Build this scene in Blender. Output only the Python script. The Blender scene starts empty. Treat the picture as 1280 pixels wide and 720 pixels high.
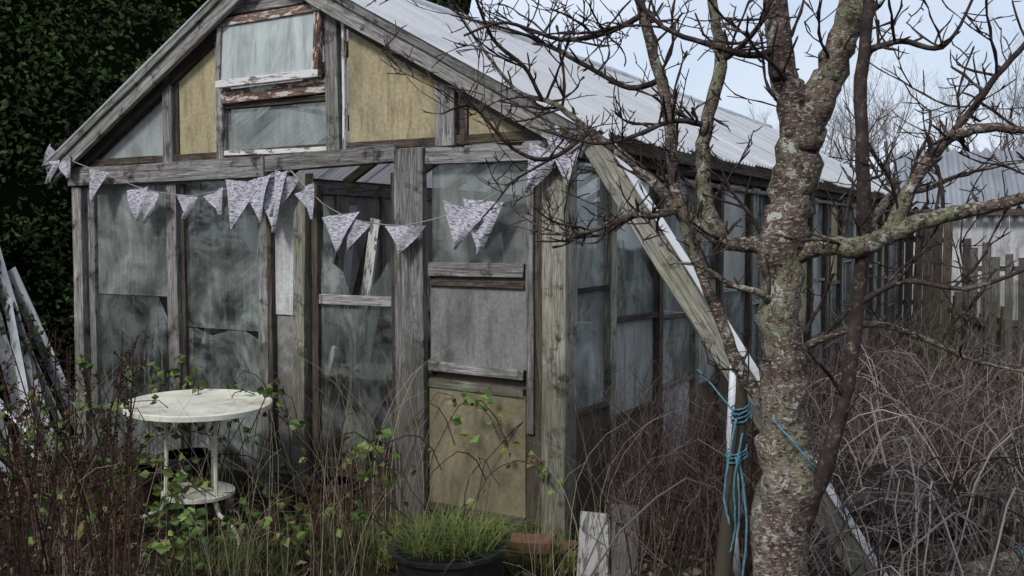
import bpy, math, random
from mathutils import Vector, Matrix, noise
import numpy as np
random.seed(7); np.random.seed(7)
R=random.uniform
scene=bpy.context.scene
V=Vector

# ------------------------------------------------------------ node helpers
class NT:
    def __init__(s,name):
        s.m=bpy.data.materials.new(name); s.m.use_nodes=True
        s.t=s.m.node_tree; s.n=s.t.nodes; s.l=s.t.links
        s.b=s.n['Principled BSDF']; s.out=s.n['Material Output']; s.tc={}
    def new(s,t,**k):
        n=s.n.new(t)
        for a,b in k.items(): setattr(n,a,b)
        return n
    def link(s,a,b): s.l.new(a,b)
    def coord(s,kind='Object',scale=(1,1,1),rot=(0,0,0)):
        tc=s.new('ShaderNodeTexCoord'); mp=s.new('ShaderNodeMapping')
        mp.inputs['Scale'].default_value=scale; mp.inputs['Rotation'].default_value=rot
        s.link(tc.outputs[kind],mp.inputs['Vector']); return mp.outputs['Vector']
    def noise(s,vec,scale=5,detail=6,rough=.6,dist=0):
        n=s.new('ShaderNodeTexNoise'); n.inputs['Scale'].default_value=scale
        n.inputs['Detail'].default_value=min(detail,4); n.inputs['Roughness'].default_value=rough
        n.inputs['Distortion'].default_value=dist
        s.link(vec,n.inputs['Vector']); return n.outputs['Fac']
    def ramp(s,fac,stops):
        r=s.new('ShaderNodeValToRGB'); e=r.color_ramp.elements
        if len(stops)==1: stops=[stops[0],(1,stops[0][1])]
        while len(e)<len(stops): e.new(.5)
        for i,(p,c) in enumerate(stops):
            e[i].position=p
            e[i].color=(c,c,c,1) if isinstance(c,(int,float)) else (*c,1)
        s.link(fac,r.inputs['Fac']); return r.outputs['Color']
    def mix(s,fac,a,b,mode='MIX'):
        m=s.new('ShaderNodeMix',data_type='RGBA',blend_type=mode)
        for v,i in ((fac,0),(a,6),(b,7)):
            if isinstance(v,(int,float)): m.inputs[i].default_value=v if i==0 else (v,v,v,1)
            elif isinstance(v,tuple): m.inputs[i].default_value=(*v,1)
            else: s.link(v,m.inputs[i])
        return m.outputs[2]
    def bump(s,h,st=.3,d=.01):
        b=s.new('ShaderNodeBump'); b.inputs['Strength'].default_value=st; b.inputs['Distance'].default_value=d
        s.link(h,b.inputs['Height']); s.link(b.outputs[0],s.b.inputs['Normal'])
    def island(s):
        return s.new('ShaderNodeNewGeometry').outputs['Random Per Island']
    def set(s,color=None,rough=.8,spec=.2):
        if color is not None:
            if isinstance(color,tuple): s.b.inputs['Base Color'].default_value=(*color,1)
            else: s.link(color,s.b.inputs['Base Color'])
        if isinstance(rough,(int,float)): s.b.inputs['Roughness'].default_value=rough
        else: s.link(rough,s.b.inputs['Roughness'])
        s.b.inputs['Specular IOR Level'].default_value=spec
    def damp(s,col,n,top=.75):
        # shade painted into the colour near the soil line, mixed with grime and algae
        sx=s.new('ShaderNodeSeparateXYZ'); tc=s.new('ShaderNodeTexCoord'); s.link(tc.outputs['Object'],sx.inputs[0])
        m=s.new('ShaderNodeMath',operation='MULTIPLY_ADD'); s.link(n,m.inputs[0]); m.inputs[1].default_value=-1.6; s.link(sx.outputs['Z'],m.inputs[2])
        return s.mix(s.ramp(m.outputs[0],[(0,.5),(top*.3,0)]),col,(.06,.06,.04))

def wood(name,dark,mid,light,algae=(.13,.14,.08),alg=.4,peel=None):
    t=NT(name)
    uv=t.coord('UV',(2.2,38,1)); g=t.noise(uv,1.6,8,.7,.6)
    col=t.ramp(g,[(.3,dark),(.48,mid),(.70,light)])
    uv2=t.coord('UV',(6,160,1)); g2=t.noise(uv2,1.5,3,.6)
    col=t.mix(.7,col,t.ramp(g2,[(.35,.15),(.58,1.0)]),'MULTIPLY')
    o=t.coord('Object',(1,1,1)); n=t.noise(o,2.3,4,.65)
    col=t.mix(t.ramp(n,[(.5,0),(.68,alg)]),col,algae)
    n2=t.noise(o,9,6,.72); col=t.mix(t.ramp(n2,[(.54,0),(.68,.88)]),col,(.03,.026,.024))
    isl=t.island(); col=t.mix(.7,col,t.ramp(isl,[(0,.45),(1,1.3)]),'MULTIPLY')
    if peel:
        pn=t.noise(t.coord('UV',(5,22,1)),1.3,8,.75,.4)
        for c,lo in peel: col=t.mix(t.ramp(pn,[(lo,0),(lo+.03,1)]),col,c)
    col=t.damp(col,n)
    t.set(col,.85,.15); t.bump(g2,.6,.008); return t.m

M={}
M['wood']=wood('weathered_wood',(.09,.08,.078),(.32,.305,.295),(.58,.565,.55))
M['wooddark']=wood('old_brown_wood',(.025,.019,.016),(.085,.064,.052),(.18,.15,.125))
M['woodgreen']=wood('mossy_wood',(.10,.095,.075),(.30,.285,.235),(.47,.455,.38),(.17,.18,.09),.6)
M['peel']=wood('peeling_paint_wood',(.08,.05,.04),(.22,.16,.13),(.38,.33,.28),peel=[((.20,.075,.055),.47),((.60,.57,.53),.52)])
M['paintw']=wood('chipped_white_wood',(.12,.10,.09),(.3,.27,.24),(.5,.47,.43),peel=[((.72,.72,.70),.44)],alg=.3)
M['rafter']=wood('rafter_wood',(.07,.055,.045),(.2,.15,.11),(.36,.29,.21))

def ply(name,c,stain,k=.7):
    t=NT(name); o=t.coord('Object',(1,1,.35)); n=t.noise(o,4,8,.65,.5)
    col=t.ramp(n,[(.3,tuple(x*.55 for x in c)),(.5,c),(.72,tuple(min(1,x*1.22) for x in c))])
    n2=t.noise(t.coord('Object',(9,9,1.2)),2.5,6,.7)
    col=t.mix(t.ramp(n2,[(.50,0),(.72,k)]),col,stain)
    n4=t.noise(t.coord('Object'),2.2,6,.7); col=t.mix(t.ramp(n4,[(.55,0),(.7,.6)]),col,stain)
    n3=t.noise(t.coord('Object'),45,3,.6); col=t.mix(.35,col,t.ramp(n3,[(.4,.4),(.6,1.0)]),'MULTIPLY')
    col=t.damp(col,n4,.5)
    t.set(col,.75,.25); return t.m
M['ply']=ply('beige_plywood',(.43,.37,.225),(.18,.14,.09))
M['plygrey']=ply('weathered_plywood',(.25,.245,.235),(.08,.075,.065))
M['plybrown']=ply('rotten_board',(.13,.09,.072),(.05,.037,.03))
M['plywhite']=ply('whitewashed_board',(.52,.52,.52),(.25,.23,.2))

def glass(name,c,stops,tint=(.09,.105,.075),streak=.6):
    # pane of glass: dirt film (diffuse) over clear reflective glass
    t=NT(name); o=t.coord('Object',(1,1,.6)); n=t.noise(o,2.1,8,.62,1.4)
    col=t.ramp(n,[(.3,tuple(x*.5 for x in c)),(.5,c),(.7,tuple(min(1,x*1.5) for x in c))])
    n2=t.noise(t.coord('Object',(9,9,1)),2,4,.7)
    col=t.mix(t.ramp(n2,[(.5,0),(.66,streak)]),col,tint)
    isl=t.island(); col=t.mix(.8,col,t.ramp(isl,[(0,.6),(1,1.25)]),'MULTIPLY')
    t.set(col,.6,.2)
    n3=t.noise(t.coord('Object'),2.6,6,.68,.8)
    mask=t.ramp(n3,stops)
    dr=t.noise(t.coord('Object',(14,14,1.3)),2,3,.6); mask=t.mix(t.ramp(dr,[(.56,0),(.64,.35)]),mask,(.9,.9,.9))
    gl=t.new('ShaderNodeBsdfGlossy'); gl.inputs['Roughness'].default_value=.04; gl.inputs['Color'].default_value=(.95,1,.97,1)
    tp=t.new('ShaderNodeBsdfTransparent'); tp.inputs['Color'].default_value=(.88,.93,.90,1)
    fr_=t.new('ShaderNodeFresnel'); fr_.inputs[0].default_value=1.9
    bb=t.new('ShaderNodeBump'); bb.inputs['Strength'].default_value=.25; bb.inputs['Distance'].default_value=.02
    t.link(t.noise(t.coord('Object'),2.2,1,.5),bb.inputs['Height']); t.link(bb.outputs[0],gl.inputs['Normal'])
    m1=t.new('ShaderNodeMixShader'); t.link(fr_.outputs[0],m1.inputs[0]); t.link(tp.outputs[0],m1.inputs[1]); t.link(gl.outputs[0],m1.inputs[2])
    m2=t.new('ShaderNodeMixShader'); t.link(mask,m2.inputs[0]); t.link(m1.outputs[0],m2.inputs[1]); t.link(t.b.outputs[0],m2.inputs[2])
    t.link(m2.outputs[0],t.out.inputs['Surface']); return t.m
M['glass']=glass('dirty_glass',(.25,.275,.265),[(.40,.05),(.50,.28),(.64,.72)])
M['glassf']=glass('fogged_glass',(.34,.37,.355),[(.36,.25),(.5,.55),(.64,.88)],(.15,.16,.12),.5)
def film(name,c,tint):
    t=NT(name); o=t.coord('Object',(1,1,.5)); n=t.noise(o,2.6,8,.66,1.2)
    col=t.ramp(n,[(.3,tuple(x*.5 for x in c)),(.5,c),(.68,tuple(min(1,x*1.3) for x in c))])
    n2=t.noise(t.coord('Object',(8,8,1)),2,7,.7); col=t.mix(t.ramp(n2,[(.5,0),(.66,.7)]),col,tint)
    isl=t.island(); col=t.mix(.8,col,t.ramp(isl,[(0,.6),(1,1.2)]),'MULTIPLY')
    t.set(col,.3,.5); return t.m
M['glass2']=film('fogged_polythene',(.36,.37,.36),(.16,.165,.13))
M['glassw']=film('milky_glass',(.44,.48,.47),(.25,.28,.26))

t=NT('corrugated_plastic'); n=t.noise(t.coord('Object',(.5,3.5,.5)),1.6,8,.65)
col=t.ramp(n,[(.3,(.62,.63,.65)),(.48,(.80,.81,.83)),(.7,(.87,.88,.89))])
n2=t.noise(t.coord('Object'),7,7,.7); col=t.mix(t.ramp(n2,[(.58,0),(.75,.6)]),col,(.32,.33,.28))
col=t.mix(.5,col,t.ramp(t.island(),[(0,.82),(1,1.0)]),'MULTIPLY')
t.set(col,.45,.4)
tr=t.new('ShaderNodeBsdfTranslucent'); t.link(col,tr.inputs['Color']); mx=t.new('ShaderNodeMixShader'); mx.inputs[0].default_value=.4
t.link(t.b.outputs[0],mx.inputs[1]); t.link(tr.outputs[0],mx.inputs[2]); t.link(mx.outputs[0],t.out.inputs['Surface'])
M['roof']=t.m

def plain(name,c,rough=.7,spec=.3,var=.35,sc=12,dirt=(.06,.05,.04),dirtamt=.5,metal=0):
    t=NT(name); o=t.coord('Object'); n=t.noise(o,sc,7,.65)
    col=t.ramp(n,[(.3,tuple(x*(1-var) for x in c)),(.7,tuple(min(1,x*(1+var*.4)) for x in c))])
    n2=t.noise(o,sc*.4,8,.72); col=t.mix(t.ramp(n2,[(.52,0),(.7,dirtamt)]),col,dirt)
    t.set(col,rough,spec); t.b.inputs['Metallic'].default_value=metal; t.bump(n,.15,.004); return t.m
M['tablew']=plain('painted_metal_cream',(.76,.75,.63),.5,.4,.25,9,(.26,.19,.1),.75)
M['tin']=plain('grey_corrugated_sheet',(.27,.29,.32),.5,.4,.3,.8,(.15,.15,.14),.7)
M['black']=plain('black_plastic',(.018,.018,.02),.4,.5)
M['soil']=plain('soil',(.022,.017,.013),.95,.05)
M['brick']=plain('brick',(.20,.10,.065),.9,.15,.4,25)
M['terracotta']=plain('terracotta',(.095,.06,.045),.85,.2,.4,9,(.03,.03,.02),.7)
M['whiteplastic']=plain('white_plastic',(.70,.72,.75),.4,.4,.15,6,(.22,.23,.22),.6)
M['rope']=plain('blue_rope',(.12,.28,.36),.8,.2,.5,60)
M['string']=plain('string',(.35,.33,.33),.9,.1)

def veg(name,cols,rough=.8,spec=.15,var=True):
    t=NT(name); n=len(cols)
    col=t.ramp(t.island(),[(i/(max(1,n-1)),c) for i,c in enumerate(cols)])
    if var: nn=t.noise(t.coord('Object'),1.3,1,.5); col=t.mix(.7,col,t.ramp(nn,[(.35,.4),(.65,1.2)]),'MULTIPLY')
    t.set(col,rough,spec)
    return t.m
M['hedge']=veg('hedge_leaf',[(.018,.036,.010),(.035,.07,.017),(.065,.11,.026),(.14,.19,.05),(.03,.052,.014),(.085,.11,.03)],.5,.3)
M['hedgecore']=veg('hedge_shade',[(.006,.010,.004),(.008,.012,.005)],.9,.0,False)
M['grass']=veg('green_grass',[(.05,.095,.018),(.10,.15,.032),(.16,.19,.055),(.24,.22,.09)],.7,.2)
M['deadgrass']=veg('dead_grass',[(.045,.034,.024),(.11,.085,.06),(.27,.225,.155),(.04,.05,.02),(.03,.045,.016)],.8,.15)
M['stalk']=veg('dry_stalk',[(.10,.075,.05),(.25,.20,.14),(.45,.39,.30)],.8,.15,False)
M['dock']=veg('dock_stem',[(.022,.012,.010),(.045,.023,.018),(.09,.046,.034)])
M['twig']=veg('dry_bramble',[(.03,.022,.021),(.08,.059,.056),(.20,.16,.15),(.38,.33,.31)])
M['twigred']=veg('red_stem',[(.028,.018,.016),(.07,.046,.041),(.20,.15,.135)])
M['bleaf']=veg('bramble_leaf',[(.04,.085,.018),(.08,.14,.03),(.17,.24,.06),(.12,.07,.03)],.6,.3)
M['litter']=veg('leaf_litter_mat',[(.03,.02,.014),(.07,.045,.028),(.16,.11,.07),(.24,.2,.15),(.035,.045,.016)])
M['distwig']=veg('distant_twig',[(.13,.115,.11),(.21,.19,.185)],var=False)

t=NT('bark'); o=t.coord('Object',(1,1,.6)); n=t.noise(o,14,8,.7,.5)
col=t.ramp(n,[(.3,(.032,.021,.017)),(.5,(.11,.075,.06)),(.7,(.22,.17,.145))])
f=t.noise(t.coord('Object',(60,60,150)),1,4,.7); col=t.mix(t.ramp(f,[(.55,0),(.60,.8)]),col,(.44,.40,.37))
gm=t.noise(t.coord('Object'),4,5,.6); gm2=t.noise(t.coord('Object'),38,5,.7)
gg=t.mix(1.0,t.ramp(gm,[(.45,0),(.6,1)]),t.ramp(gm2,[(.42,0),(.56,.85)]),'MULTIPLY')
col=t.mix(gg,col,(.23,.245,.15))
l=t.noise(t.coord('Object'),17,5,.75,.8); col=t.mix(t.ramp(l,[(.58,0),(.62,.85)]),col,(.46,.47,.42))
l2=t.noise(t.coord('Object'),60,3,.7); col=t.mix(t.ramp(l2,[(.56,0),(.62,.85)]),col,(.022,.016,.014))
t.set(col,.85,.2); bm=t.mix(.5,n,f); t.bump(bm,.9,.012); M['bark']=t.m
t=NT('twig_bark'); o=t.coord('Object'); n=t.noise(o,25,4,.7)
col=t.ramp(n,[(.3,(.022,.015,.014)),(.55,(.055,.037,.033)),(.75,(.14,.11,.095))])
l=t.noise(o,50,3,.7); col=t.mix(t.ramp(l,[(.6,0),(.68,.7)]),col,(.2,.21,.15)); t.set(col,.8,.25); M['twigbark']=t.m

t=NT('ground_earth'); o=t.coord('Object'); n=t.noise(o,1.2,10,.7)
col=t.ramp(n,[(.3,(.014,.011,.008)),(.5,(.032,.024,.017)),(.62,(.03,.038,.014)),(.75,(.07,.055,.035))])
n2=t.noise(o,30,6,.7); col=t.mix(.7,col,t.ramp(n2,[(.35,.3),(.65,1.3)]),'MULTIPLY'); t.set(col,.95,.1); M['ground']=t.m

t=NT('bunting_fabric')
n=t.noise(t.coord('UV',(4,16,1)),1.7,3,.65,.3)
col=t.ramp(n,[(.40,(.15,.145,.20)),(.46,(.33,.32,.38)),(.52,(.55,.55,.585)),(.7,(.63,.63,.65))])
n5=t.noise(t.coord('UV',(2,3,1)),2.7,2,.5); col=t.mix(t.ramp(n5,[(.6,0),(.63,.45)]),col,(.38,.17,.20)); col=t.mix(t.ramp(n5,[(.33,.6),(.37,0)]),col,(.14,.17,.32))
n3=t.noise(t.coord('Object'),9,6,.7); col=t.mix(t.ramp(n3,[(.5,0),(.75,.6)]),col,(.18,.17,.15)); t.set(col,.9,.1); M['flag']=t.m

# ------------------------------------------------------------ mesh builder
class MB:
    def __init__(s): s.v=[];s.f=[];s.mi=[];s.uv=[];s.mats=[]
    def mat(s,k):
        if k not in s.mats: s.mats.append(k)
        return s.mats.index(k)
    def face(s,idx,k,uv=None):
        s.f.append(idx); s.mi.append(s.mat(k)); s.uv.extend(uv if uv else [(0,0)]*len(idx))
    def tube(s,pts,rad,k,sides=5,cap=True,rough=0):
        n=len(pts); base=len(s.v)
        tan=[(pts[min(i+1,n-1)]-pts[max(i-1,0)]).normalized() for i in range(n)]
        a=tan[0].orthogonal().normalized()
        for i in range(n):
            tg=tan[i]; a=(a-tg*a.dot(tg)); a=a.normalized() if a.length>1e-5 else tg.orthogonal().normalized()
            b=tg.cross(a); r=rad[i]
            for j in range(sides):
                th=2*math.pi*j/sides; d=a*math.cos(th)+b*math.sin(th)
                rr=r
                if rough: rr=r*(1+rough*noise.noise((pts[i]+d*r)*9)+rough*.6*noise.noise((pts[i]+d*r)*25))
                s.v.append(pts[i]+d*rr)
        for i in range(n-1):
            for j in range(sides):
                j2=(j+1)%sides
                s.face((base+i*sides+j,base+i*sides+j2,base+(i+1)*sides+j2,base+(i+1)*sides+j),k)
        if cap:
            s.face(tuple(base+(n-1)*sides+j for j in range(sides)),k); s.face(tuple(base+j for j in reversed(range(sides))),k)
    def beam(s,p0,p1,side,w,h,k,wob=.003,seg=None):
        p0=V(p0);p1=V(p1); ax=p1-p0; L=ax.length; tg=ax.normalized(); sd=V(side); sd=(sd-tg*sd.dot(tg)).normalized(); nn=tg.cross(sd)
        seg=seg or max(1,int(L/.35)); base=len(s.v); ou,ov=R(0,50),R(0,50); ph=R(0,100)
        for i in range(seg+1):
            f=i/seg; c=p0+ax*f+sd*(noise.noise(V((f*L*1.5,ph,0)))*wob*2.0)
            for a,b in ((-1,-1),(1,-1),(1,1),(-1,1)):
                s.v.append(c+sd*(a*w/2+R(-wob,wob)*.6)+nn*(b*h/2)+tg*(R(-wob,wob) if i in(0,seg) else 0))
        per=[0,w,w+h,2*w+h,2*w+2*h]
        for i in range(seg):
            u0=ou+L*i/seg;u1=ou+L*(i+1)/seg
            for j in range(4):
                j2=(j+1)%4
                s.face((base+i*4+j,base+i*4+j2,base+(i+1)*4+j2,base+(i+1)*4+j),k,[(u0,ov+per[j]),(u0,ov+per[j+1]),(u1,ov+per[j+1]),(u1,ov+per[j])])
        s.face((base+3,base+2,base+1,base),k,[(ou,ov)]*4); e=base+seg*4
        s.face((e,e+1,e+2,e+3),k,[(ou,ov)]*4)
    def slab(s,pts,d0,d1,mp,k):
        base=len(s.v); n=len(pts)
        for d in (d0,d1):
            for (a,z) in pts: s.v.append(V(mp(a,z,d)))
        o=R(0,20)
        u=[(p[1]+o,p[0]+o) for p in pts]
        s.face(tuple(base+i for i in range(n)),k,u)
        if k in('glass','glassf'): return
        s.face(tuple(base+n+i for i in reversed(range(n))),k,u[::-1])
        for i in range(n):
            j=(i+1)%n; s.face((base+i,base+n+i,base+n+j,base+j),k,[u[i],u[i],u[j],u[j]])
    def finish(s,name,parent=None,smooth=False,bevel=0,loc=None):
        me=bpy.data.meshes.new(name); me.from_pydata([tuple(v) for v in s.v],[],s.f)
        for k in s.mats: me.materials.append(M[k])
        me.polygons.foreach_set('material_index',s.mi)
        ul=me.uv_layers.new(name='UVMap'); ul.data.foreach_set('uv',np.array(s.uv,dtype=np.float32).ravel())
        if smooth: me.polygons.foreach_set('use_smooth',[True]*len(s.f))
        me.update(); o=bpy.data.objects.new(name,me); scene.collection.objects.link(o)
        if parent: o.parent=parent
        if bevel:
            b=o.modifiers.new('bev','BEVEL'); b.width=bevel; b.segments=1; b.limit_method='ANGLE'; b.angle_limit=1
        return o
def empty(name,loc=(0,0,0),rotz=0):
    e=bpy.data.objects.new(name,None); scene.collection.objects.link(e); e.location=loc; e.rotation_euler=(0,0,rotz); e.empty_display_size=.2; return e
def numpy_leaves(name,C,D,W,mat,size,asp=.5,parent=None):
    n=len(C); D=D/np.linalg.norm(D,axis=1,keepdims=True); W=W-D*(W*D).sum(1,keepdims=True); W/=np.linalg.norm(W,axis=1,keepdims=True)
    N=np.cross(D,W); size=np.asarray(size).reshape(-1,1)*np.ones((n,1))
    b=C-D*size/2; tip=C+D*size/2; l=C+W*size*asp/2+N*size*.12-D*size*.05; r=C-W*size*asp/2+N*size*.12-D*size*.05
    v=np.stack([b,l,tip,r],1).reshape(-1,3); i=np.arange(n)*4
    f=np.concatenate([np.stack([i,i+1,i+2],1),np.stack([i,i+2,i+3],1)])
    me=bpy.data.meshes.new(name); me.from_pydata(v.tolist(),[],f.tolist()); me.materials.append(M[mat]); me.update()
    o=bpy.data.objects.new(name,me); scene.collection.objects.link(o)
    if parent: o.parent=parent
    return o

# ------------------------------------------------------------ ground
def gz(x,y): 
    d=math.hypot(x,y-5)
    return (.05*noise.noise(V((x*.6,y*.6,0)))+.02*noise.noise(V((x*3,y*3,1))))*(1 if d<25 else .3)
xs=sorted(set([round(v,3) for v in list(np.arange(-6,8.01,.16))+[-150,-90,-50,-30,-20,-14,-10,-8,10,12,15,20,30,50,90,150]]))
ys=sorted(set([round(v,3) for v in list(np.arange(-1,16,.16))+[-60,-30,-15,-8,-4,-2,18,22,30,45,70,110,180,300]]))
mb=MB()
for y in ys:
    for x in xs: mb.v.append(V((x,y,gz(x,y)-.03)))
nx=len(xs)
for j in range(len(ys)-1):
    for i in range(nx-1): mb.face((j*nx+i,j*nx+i+1,(j+1)*nx+i+1,(j+1)*nx+i),'ground')
mb.finish('ground',smooth=True)

# ------------------------------------------------------------ greenhouse
TH=math.radians(30.9); GW=4.0; GL=10.6
gh=empty('greenhouse',(-3.17,7.1,0),-TH)
ex=V((math.cos(TH),-math.sin(TH),0)); ey=V((math.sin(TH),math.cos(TH),0)); G0=V((-3.17,7.1,0))
def g2w(u,y,z=0): return G0+ex*u+ey*y+V((0,0,z))
def w2g(x,y): d=V((x,y,0))-G0; return d.dot(ex),d.dot(ey)
def inside(x,y,m=.05):
    u,v=w2g(x,y); return -m<u<GW+m and -m<v<GL+m
def rz(u): return 3.41-.55*abs(u-2)
F=lambda a,z,d:(a,d,z); RS=lambda a,z,d:(GW-d,a,z); LS=lambda a,z,d:(d,a,z); BK=lambda a,z,d:(a,GL-d,z)
def bd(mb,a0,z0,a1,z1,w,d0,d1,k='wood',mp=F,wob=.004):
    p0=V(mp(a0,z0,(d0+d1)/2)); p1=V(mp(a1,z1,(d0+d1)/2)); t=V(mp(a1,z1,0))-V(mp(a0,z0,0))
    nrm=(V(mp(0,0,1))-V(mp(0,0,0))); sd=t.cross(nrm)
    mb.beam(p0,p1,sd,w,abs(d1-d0),k,wob)
fr=MB()
bd(fr,0,0,.0,2.03,.105,-.05,.05); bd(fr,.135,.05,.14,2.02,.07,-.03,.04,'wood')
bd(fr,1.02,.05,1.01,2.02,.10,-.04,.04); bd(fr,1.10,.1,1.10,2.02,.035,-.02,.03,'wooddark')
bd(fr,1.86,.05,1.87,2.02,.085,-.04,.04,'wood'); bd(fr,1.945,.3,1.94,2.03,.03,-.055,.0,'wooddark')
bd(fr,2.17,.05,2.21,2.05,.095,-.06,.02,'woodgreen'); bd(fr,2.29,.1,2.30,1.98,.05,-.03,.03,'wooddark')
bd(fr,3.06,-.02,3.06,2.16,.20,-.085,-.04,'wood'); bd(fr,2.93,.1,2.93,2.03,.07,-.035,.03,'wooddark')
bd(fr,3.85,.0,3.86,2.04,.11,-.03,.05,'wooddark'); bd(fr,3.83,.6,3.83,2.0,.045,-.05,-.028,'wood'); bd(fr,3.99,-.02,3.99,2.3,.14,-.075,.06,'woodgreen')
bd(fr,-.06,2.10,1.92,2.10,.13,-.075,.0); bd(fr,1.925,2.115,2.955,2.14,.10,-.07,-.0); bd(fr,3.165,2.11,3.915,2.10,.085,-.07,.0)
bd(fr,-.02,2.195,4.0,2.195,.05,-.03,.03,'wooddark')
bd(fr,3.165,1.475,3.79,1.475,.075,-.045,.02); bd(fr,3.165,.925,3.79,.915,.055,-.05,.02); bd(fr,3.165,.825,3.79,.82,.05,-.045,.02,'woodgreen')
bd(fr,3.17,1.395,3.79,1.39,.025,-.04,.0,'wooddark')
bd(fr,2.33,1.28,2.89,1.275,.06,-.03,.03); bd(fr,2.33,.27,2.89,.27,.06,-.03,.03,'wooddark')
bd(fr,-.05,.07,3.9,.06,.12,-.03,.05,'wooddark')
bd(fr,.18,1.16,.96,1.10,.035,.03,.05,'rafter'); bd(fr,1.12,.93,1.8,.78,.05,.03,.055,'rafter'); bd(fr,.2,.62,.97,.66,.04,.03,.05,'rafter')
bd(fr,3.17,.12,3.79,.115,.05,-.045,.02,'plybrown')
bd(fr,1.0,2.165,1.0,2.80,.085,-.05,.03,'wood'); bd(fr,1.075,2.165,1.075,2.82,.04,-.03,.03,'wooddark')
bd(fr,1.50,2.165,1.50,3.06,.06,-.05,.03); bd(fr,2.475,2.17,2.455,3.12,.10,-.055,.03); bd(fr,2.565,2.17,2.565,3.03,.022,-.06,-.03,'paintw')
bd(fr,3.29,2.165,3.29,2.66,.13,-.05,.03); bd(fr,3.40,2.165,3.40,2.58,.05,-.035,.03,'wooddark')
bd(fr,1.42,3.115,2.55,3.12,.08,-.055,.03); bd(fr,1.535,2.565,2.42,2.565,.085,-.06,.03,'peel'); bd(fr,1.535,2.505,2.42,2.50,.03,-.03,.03,'wooddark')
bd(fr,1.535,2.20,2.42,2.19,.03,-.04,.03,'paintw')
for s in (-1,1):
    a=2+s*2.2; bd(fr,a,rz(a)-.10,2,rz(2)-.10,.11,-.135,-.10,'wood'); bd(fr,a,rz(a)-.035,2,rz(2)-.035,.05,-.155,-.125,'wood')
    a=2+s*2.02; bd(fr,a,rz(a)-.15,2,rz(2)-.15,.10,-.05,.03,'wooddark')
bd(fr,4.15,2.14,4.0,2.28,.06,-.15,-.11,'wooddark')
fr.finish('front_frame',gh,bevel=.003)

pn=MB()
def rect(a0,a1,z0,z1): return [(a0,z0),(a1,z0),(a1,z1),(a0,z1)]
pn.slab(rect(.17,.97,1.25,2.04),.0,.004,F,'glassf'); pn.slab([(.17,.6),(.97,.6),(.97,1.0),(.8,1.27),(.17,1.27)],.008,.012,F,'glass'); pn.slab(rect(.17,.97,.1,.62),.001,.006,F,'glass')
pn.slab(rect(1.11,1.82,1.05,2.04),.0,.004,F,'glass'); pn.slab([(1.11,.1),(1.82,.1),(1.82,.98),(1.6,1.07),(1.35,1.0),(1.11,1.07)],.008,.012,F,'glass')
pn.slab(rect(1.96,2.14,1.17,1.9),-.02,-.012,F,'plywhite'); pn.slab(rect(1.9,2.14,.15,1.16),-.01,.0,F,'plygrey')
pn.slab([(2.32,1.3),(2.56,1.3),(2.50,1.45),(2.42,1.5),(2.40,1.8),(2.32,1.9)],.0,.004,F,'glass')
pn.slab([(2.32,.3),(2.90,.3),(2.90,1.26),(2.32,1.26)],.0,.004,F,'glass'); pn.slab([(2.66,1.3),(2.9,1.3),(2.9,1.60),(2.78,1.42)],.006,.010,F,'glass')
pn.slab(rect(2.32,2.9,.08,.25),-.01,.005,F,'plybrown')
pn.slab(rect(3.165,3.8,1.5,2.07),.0,.004,F,'glassf'); pn.slab(rect(3.165,3.8,.94,1.40),-.02,-.01,F,'plygrey'); pn.slab(rect(3.165,3.8,1.41,1.44),-.02,-.01,F,'plybrown')
pn.slab(rect(3.165,3.8,.14,.80),-.035,-.025,F,'ply'); pn.slab(rect(3.165,3.8,.84,.90),-.0,.01,F,'plybrown')
pn.slab([(.08,2.21),(.96,2.21),(.96,rz(.96)-.12),(.1,rz(.1)-.12)],.0,.004,F,'glassw')
pn.slab([(1.09,2.165),(1.475,2.165),(1.475,rz(1.475)-.12),(1.09,rz(1.09)-.12)],-.02,-.01,F,'ply')
pn.slab(rect(1.53,2.43,2.21,2.49),.0,.004,F,'glassf')
pn.slab([(1.45,3.14),(2.55,3.14),(2.0,rz(2)-.1)],-.02,-.01,F,'plygrey')
pn.slab([(2.58,2.165),(3.23,2.165),(3.23,rz(3.23)-.12),(2.58,rz(2.58)-.12)],-.025,-.015,F,'ply')
pn.slab([(3.43,2.165),(3.93,2.165),(3.93,rz(3.93)-.12),(3.43,rz(3.43)-.12)],-.02,-.01,F,'ply')
pn.slab([(1.1,1.25),(1.22,1.2),(1.3,1.32),(1.2,1.36)],.02,.024,F,'ply')
pn.finish('front_panels',gh)
vw=MB()
def tilt(a,z,d): k=(3.06-z)*.07; return (a,d-.065-k,z)
for (a0,z0,a1,z1,w,k) in ((1.545,3.03,2.415,3.03,.05,'peel'),(1.545,2.635,2.415,2.635,.045,'paintw'),(1.56,2.66,1.56,3.0,.035,'wood'),(2.395,2.66,2.395,3.0,.05,'peel')):
    bd(vw,a0,z0,a1,z1,w,-.02,.02,k,tilt,.002)
vw.slab(rect(1.57,2.38,2.655,3.01),-.002,.002,tilt,'glassw'); vw.finish('vent_window',gh,bevel=.002)

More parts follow.
